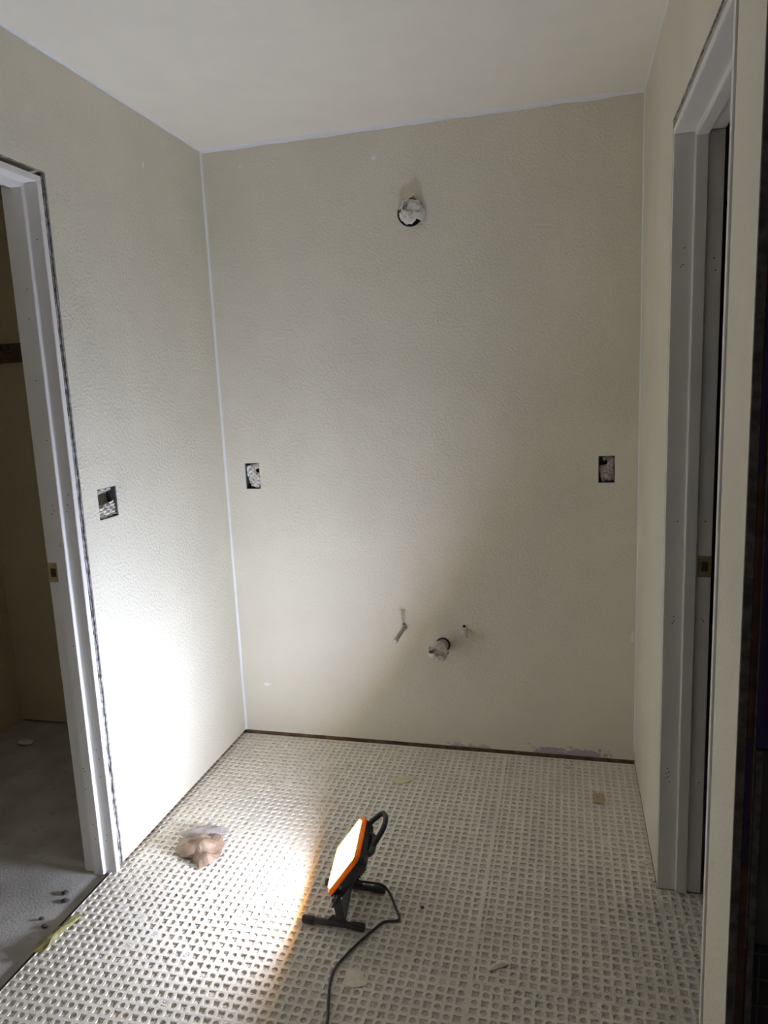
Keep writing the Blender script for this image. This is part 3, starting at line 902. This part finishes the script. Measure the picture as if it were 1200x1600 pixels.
# U-bracket
zs = 0.034
SB = Vector((0.748, 0, zs))
def SP(a, x=0.0, z=0.0): return Vector((0.768, -0.962, zs)) + A * a + Vector((x * math.cos(YW), x * math.sin(YW), z))
hwid = HW / 2 + .0065
def strip(pts, wvec, th):
    """flat bar through pts, width vector list, thickness normal computed"""
    rings = []
    for i, p in enumerate(pts):
        t = (pts[min(i + 1, len(pts) - 1)] - pts[max(i - 1, 0)]).normalized()
        w = wvec[i] if isinstance(wvec, list) else wvec
        nrm = t.cross(w).normalized() * th / 2
        rings.append([p - w / 2 - nrm, p + w / 2 - nrm, p + w / 2 + nrm, p - w / 2 + nrm])
    return loft(rings)
wX = Vector((math.cos(YW), math.sin(YW), 0))
top_n, top_f = L(-hwid, PV[0], PV[1]), L(hwid, PV[0], PV[1])
bn, bf = SP(-hwid + .012), SP(hwid - .012)
pts = [top_n + (top_n - SP(-hwid)) * 0.10, top_n.lerp(SP(-hwid, z=.012), .5), SP(-hwid, z=.012), SP(-hwid + .004, z=.003), bn, SP(-.05), SP(.05), bf, SP(hwid - .004, z=.003), SP(hwid, z=.012), top_f.lerp(SP(hwid, z=.012), .5), top_f + (top_f - SP(hwid)) * 0.10]
obj('bracket', strip(pts, wX * 0.024, 0.004), M_tube, lamp)
for s in (-1, 1):
    b0 = L(s * (hwid + .002), PV[0], PV[1]); b1 = L(s * (hwid + .016), PV[0], PV[1])
    kb = obj('knob', tube([b0, b0.lerp(b1, .3), b1], [0.006, 0.011, 0.010], 10), M_black, lamp)
    bm = bm_box((-0.018, -0.0035, -0.004), (0.018, 0.0035, 0.004), 0.002)
    for v in bm.verts:
        v.co = b1 + wX * (v.co.x * .5) + Vector((0, 0, v.co.x)) + A * v.co.z + Vector((v.co.y, 0, 0))
    obj('knob_wing', bm, M_black, kb)
# two feet lying along x with ribbed rubber ends, joined to the bracket by a gusset
for (y, xa, xb, g) in ((-1.050, 0.662, 0.846, -1), (-0.893, 0.678, 0.866, 1)):
    ft = obj('foot_bar', tube([(xa + .012, y, 0.0115), (xb - .012, y, 0.0115)], 0.0088, 16), M_tube, lamp)
    for (c, d) in ((xa, 1), (xb, -1)):
        vs, fs = [], []
        prof = [(0.0, 0.0085), (0.003, 0.0108), (0.034, 0.0108), (0.037, 0.0092)]
        n = 28
        for i, (t, r) in enumerate(prof):
            for k in range(n):
                a = 2 * math.pi * k / n
                q = r * (1.0 if k % 2 else 0.90)
                vs.append((c + d * t, y + q * math.cos(a), 0.0115 + q * math.sin(a)))
            if i:
                for k in range(n):
                    l = (k + 1) % n
                    fs.append(((i - 1) * n + k, (i - 1) * n + l, i * n + l, i * n + k))
        fs += [tuple(range(n)), tuple(range(4 * n - 1, 3 * n - 1, -1))]
        obj('foot_cap', (vs, fs), M_black, ft)
    yb_ = y + g * 0.001
    vs = []
    for yy in (y - .0025, y + .0025): vs += [(0.734, yy, 0.016), (0.800, yy, 0.016), (0.784, yy, zs + .002), (0.752, yy, zs + .002)]
    bm = bmesh.new(); vv = [bm.verts.new(v) for v in vs]
    for f in ((0, 1, 2, 3), (4, 5, 6, 7), (0, 1, 5, 4), (1, 2, 6, 5), (2, 3, 7, 6), (3, 0, 4, 7)): bm.faces.new([vv[i] for i in f])
    obj('gusset', bm, M_tube, lamp)
# power cable: out of the housing back, over the far foot, across the mat towards the viewer
cb = [L(0.01, 0.012, -.040), L(0.012, 0.0, -.060), Vector((0.826, -0.925, 0.055)), Vector((0.862, -0.905, 0.036)), Vector((0.888, -0.918, 0.018)), Vector((0.912, -0.955, 0.007)), Vector((0.930, -0.986, 0.0045)),
      Vector((0.924, -1.000, 0.0045)), Vector((0.890, -1.012, 0.0045)), Vector((0.870, -1.045, 0.0045)), Vector((0.846, -1.090, 0.0045)), Vector((0.820, -1.150, 0.0045)), Vector((0.806, -1.195, 0.0045)), Vector((0.807, -1.240, 0.0045)),
      Vector((0.822, -1.300, 0.0045)), Vector((0.838, -1.360, 0.0045)), Vector((0.845, -1.46, 0.0045)), Vector((0.85, -1.65, 0.0045)), Vector((0.90, -1.95, 0.0045)), Vector((1.0, -2.3, 0.0045))]
obj('power_cable', tube(spline(cb, 5), 0.0037, 8), M_tube, lamp, smooth=True)

# ------------------------------------------------------------------ litter on the floor
def litter(name, outline, z, m, label, cat, seed, amp=0.004, dome=0.0, thick=0.0008, rings=6, group=None, ncr=5, sub=3):
    """irregular crumpled sheet: outline list of (x, y) world; meshed as rings towards its middle"""
    rr = random.Random(seed)
    cr = creases(rr, ncr, flat=1)
    ol = []
    for i in range(len(outline)):
        a, b = Vector((*outline[i], 0)), Vector((*outline[(i + 1) % len(outline)], 0))
        for k in range(sub): ol.append(a.lerp(b, k / sub))
    c = sum(ol, Vector()) / len(ol)
    R0 = max((p - c).length for p in ol)
    vs, fs = [], []
    n = len(ol)
    for i in range(rings):
        t = 1 - i / rings
        for p in ol:
            q = c + (p - c) * t
            u = (q - c) / R0
            h = dome * (1 - t ** 1.7) + amp * (fold(Vector((u.x * 1.3, u.y * 1.3, 0)), cr) + .5)
            vs.append(Vector((q.x, q.y, h)))
        if i:
            for k in range(n):
                l = (k + 1) % n
                fs.append(((i - 1) * n + k, (i - 1) * n + l, i * n + l, i * n + k))
    vs.append(Vector((c.x, c.y, dome + amp * (fold(Vector((0, 0, 0)), cr) + .5))))
    for k in range(n): fs.append(((rings - 1) * n + k, (rings - 1) * n + (k + 1) % n, len(vs) - 1))
    zm = min(v.z for v in vs)
    for v in vs: v.z += z - zm + thick / 2
    fs = [t for f in fs for t in (((f[0], f[1], f[2]), (f[0], f[2], f[3])) if len(f) == 4 else (f,))]
    o = obj(name, (vs, fs), m, None, solid=thick)
    return tag(o, label, cat, group)
def around(cx, cy, pts): return [(cx + a, cy + b) for (a, b) in pts]
litter('brown_paper', around(0.205, -0.815, [(-.085, .03), (-.045, .055), (.01, .075), (.045, .08), (.075, .04), (.092, -.01), (.085, -.06), (.05, -.085), (.01, -.05), (-.04, -.045), (-.075, -.02)]),
       0.0012, M_brown, 'crumpled brown paper scrap standing on the mat', 'paper', 21, amp=0.030, dome=0.030, rings=12, ncr=10, sub=4)
litter('clear_wrap', around(0.165, -0.725, [(-.07, -.02), (-.03, .03), (.03, .045), (.09, .04), (.10, 0.0), (.05, -.03), (0, -.03), (-.04, -.035)]),
       0.0012, M_clear, 'crumpled clear plastic wrap behind the brown paper scrap', 'plastic wrap', 24, amp=0.012, dome=0.020, rings=7, ncr=6)
litter('tape_strip', around(-0.012, -1.225, [(-.014, -.085), (.016, -.080), (.016, -.02), (.022, .030), (.030, .070), (.010, .074), (-.004, .03), (-.020, -.02), (-.024, -.06)]),
       0.0012, M_tape, 'yellow tape strip stuck over the left edge of the mat', 'tape', 33, amp=0.010, dome=0.008, rings=7, ncr=8)
litter('tape_scrap', around(0.785, -0.270, [(-.045, -.02), (-.038, .008), (-.01, .028), (.04, .034), (.03, .004), (.008, -.022), (-.02, -.032)]),
       0.0012, M_olive, 'pale olive tape scrap on the mat near the back wall', 'tape', 35, amp=0.002, dome=0.001)
litter('paper_chip', around(0.866, -1.214, [(-.030, .022), (.010, .027), (.026, .004), (.034, -.014), (.004, -.028), (-.016, -.026), (-.026, -.004)]),
       0.0012, M_chip, 'beige paper chip with ragged corners beside the cable', 'paper', 37, amp=0.0012, dome=0.0005)
litter('cardboard_piece', around(1.503, -0.272, [(-.019, .034), (.019, .032), (.021, -.006), (.017, -.033), (-.017, -.032), (-.021, .0)]),
       0.0012, M_card, 'small brown cardboard rectangle near the right back corner', 'cardboard', 39, amp=0.001, dome=0.0, thick=0.003)
litter('paper_scrap', around(1.224, -1.105, [(-.030, -.018), (-.006, -.006), (.020, .012), (.012, .028), (-.006, .020), (-.024, .002)]),
       0.0012, M_chip, 'thin curled paper scrap on the mat by the seam', 'paper', 41, amp=0.003, dome=0.005)

def crumb(name, loc, r, m, label, cat, seed, group=None, amp=0.22):
    bm = crumple_ball(r, seed, amp, 2, 5)
    zm = min(v.co.z for v in bm.verts)
    bmesh.ops.translate(bm, verts=bm.verts[:], vec=(loc[0], loc[1], loc[2] - zm))
    return tag(obj(name, bm, m), label, cat, group)
crumb('plaster_crumb', (1.628, -0.612, 0.0), (.008, .010, .006), M_crumb, 'white plaster crumb at foot of right wall', 'crumb', 51)
crumb('plaster_crumb', (1.640, -0.690, 0.0), (.007, .008, .005), M_crumb, 'whitish crumb just behind the right door frame foot', 'crumb', 52)
crumb('plaster_crumb', (1.630, -0.865, 0.0), (.007, .009, .005), M_crumb, 'pale crumb on the mat in front of the right door frame', 'crumb', 53)
crumb('plaster_crumb', (1.395, -0.075, 0.0), (.012, .008, .005), M_crumb, 'flat white flake against the back wall below the purple patch', 'crumb', 54)
crumb('plaster_crumb', (0.535, -0.205, 0.0), (.004, .012, .003), M_crumb, 'thin white sliver on the mat left of the olive tape scrap', 'crumb', 55)
crumb('plaster_crumb', (-0.955, -0.250, -0.009), (.040, .022, .010), M_crumb, 'grey plaster lump on the dark floor through the left doorway', 'crumb', 56)
crumb('stone_chip', (-0.110, -1.070, -0.009), (.012, .010, .005), M_darkchip, 'dark stone chip on the left threshold, farther from the viewer', 'stone chip', 61)
crumb('stone_chip', (-0.086, -1.100, -0.009), (.015, .009, .004), M_darkchip, 'flat dark stone chip on the left threshold, nearer the viewer', 'stone chip', 62)
crumb('stone_chip', (-0.075, -1.205, -0.009), (.010, .006, .004), M_darkchip, 'small dark chip on concrete just above the yellow tape', 'stone chip', 63)
crumb('stone_chip', (-0.105, -1.180, -0.009), (.009, .006, .004), M_darkchip, 'small dark chip on concrete between the yellow tape and the door frame', 'stone chip', 64)
crumb('stone_chip', (0.985, -0.930, -0.003), (.006, .006, .004), M_darkchip, 'tiny black chip in a pit right of the lamp stand', 'stone chip', 65)
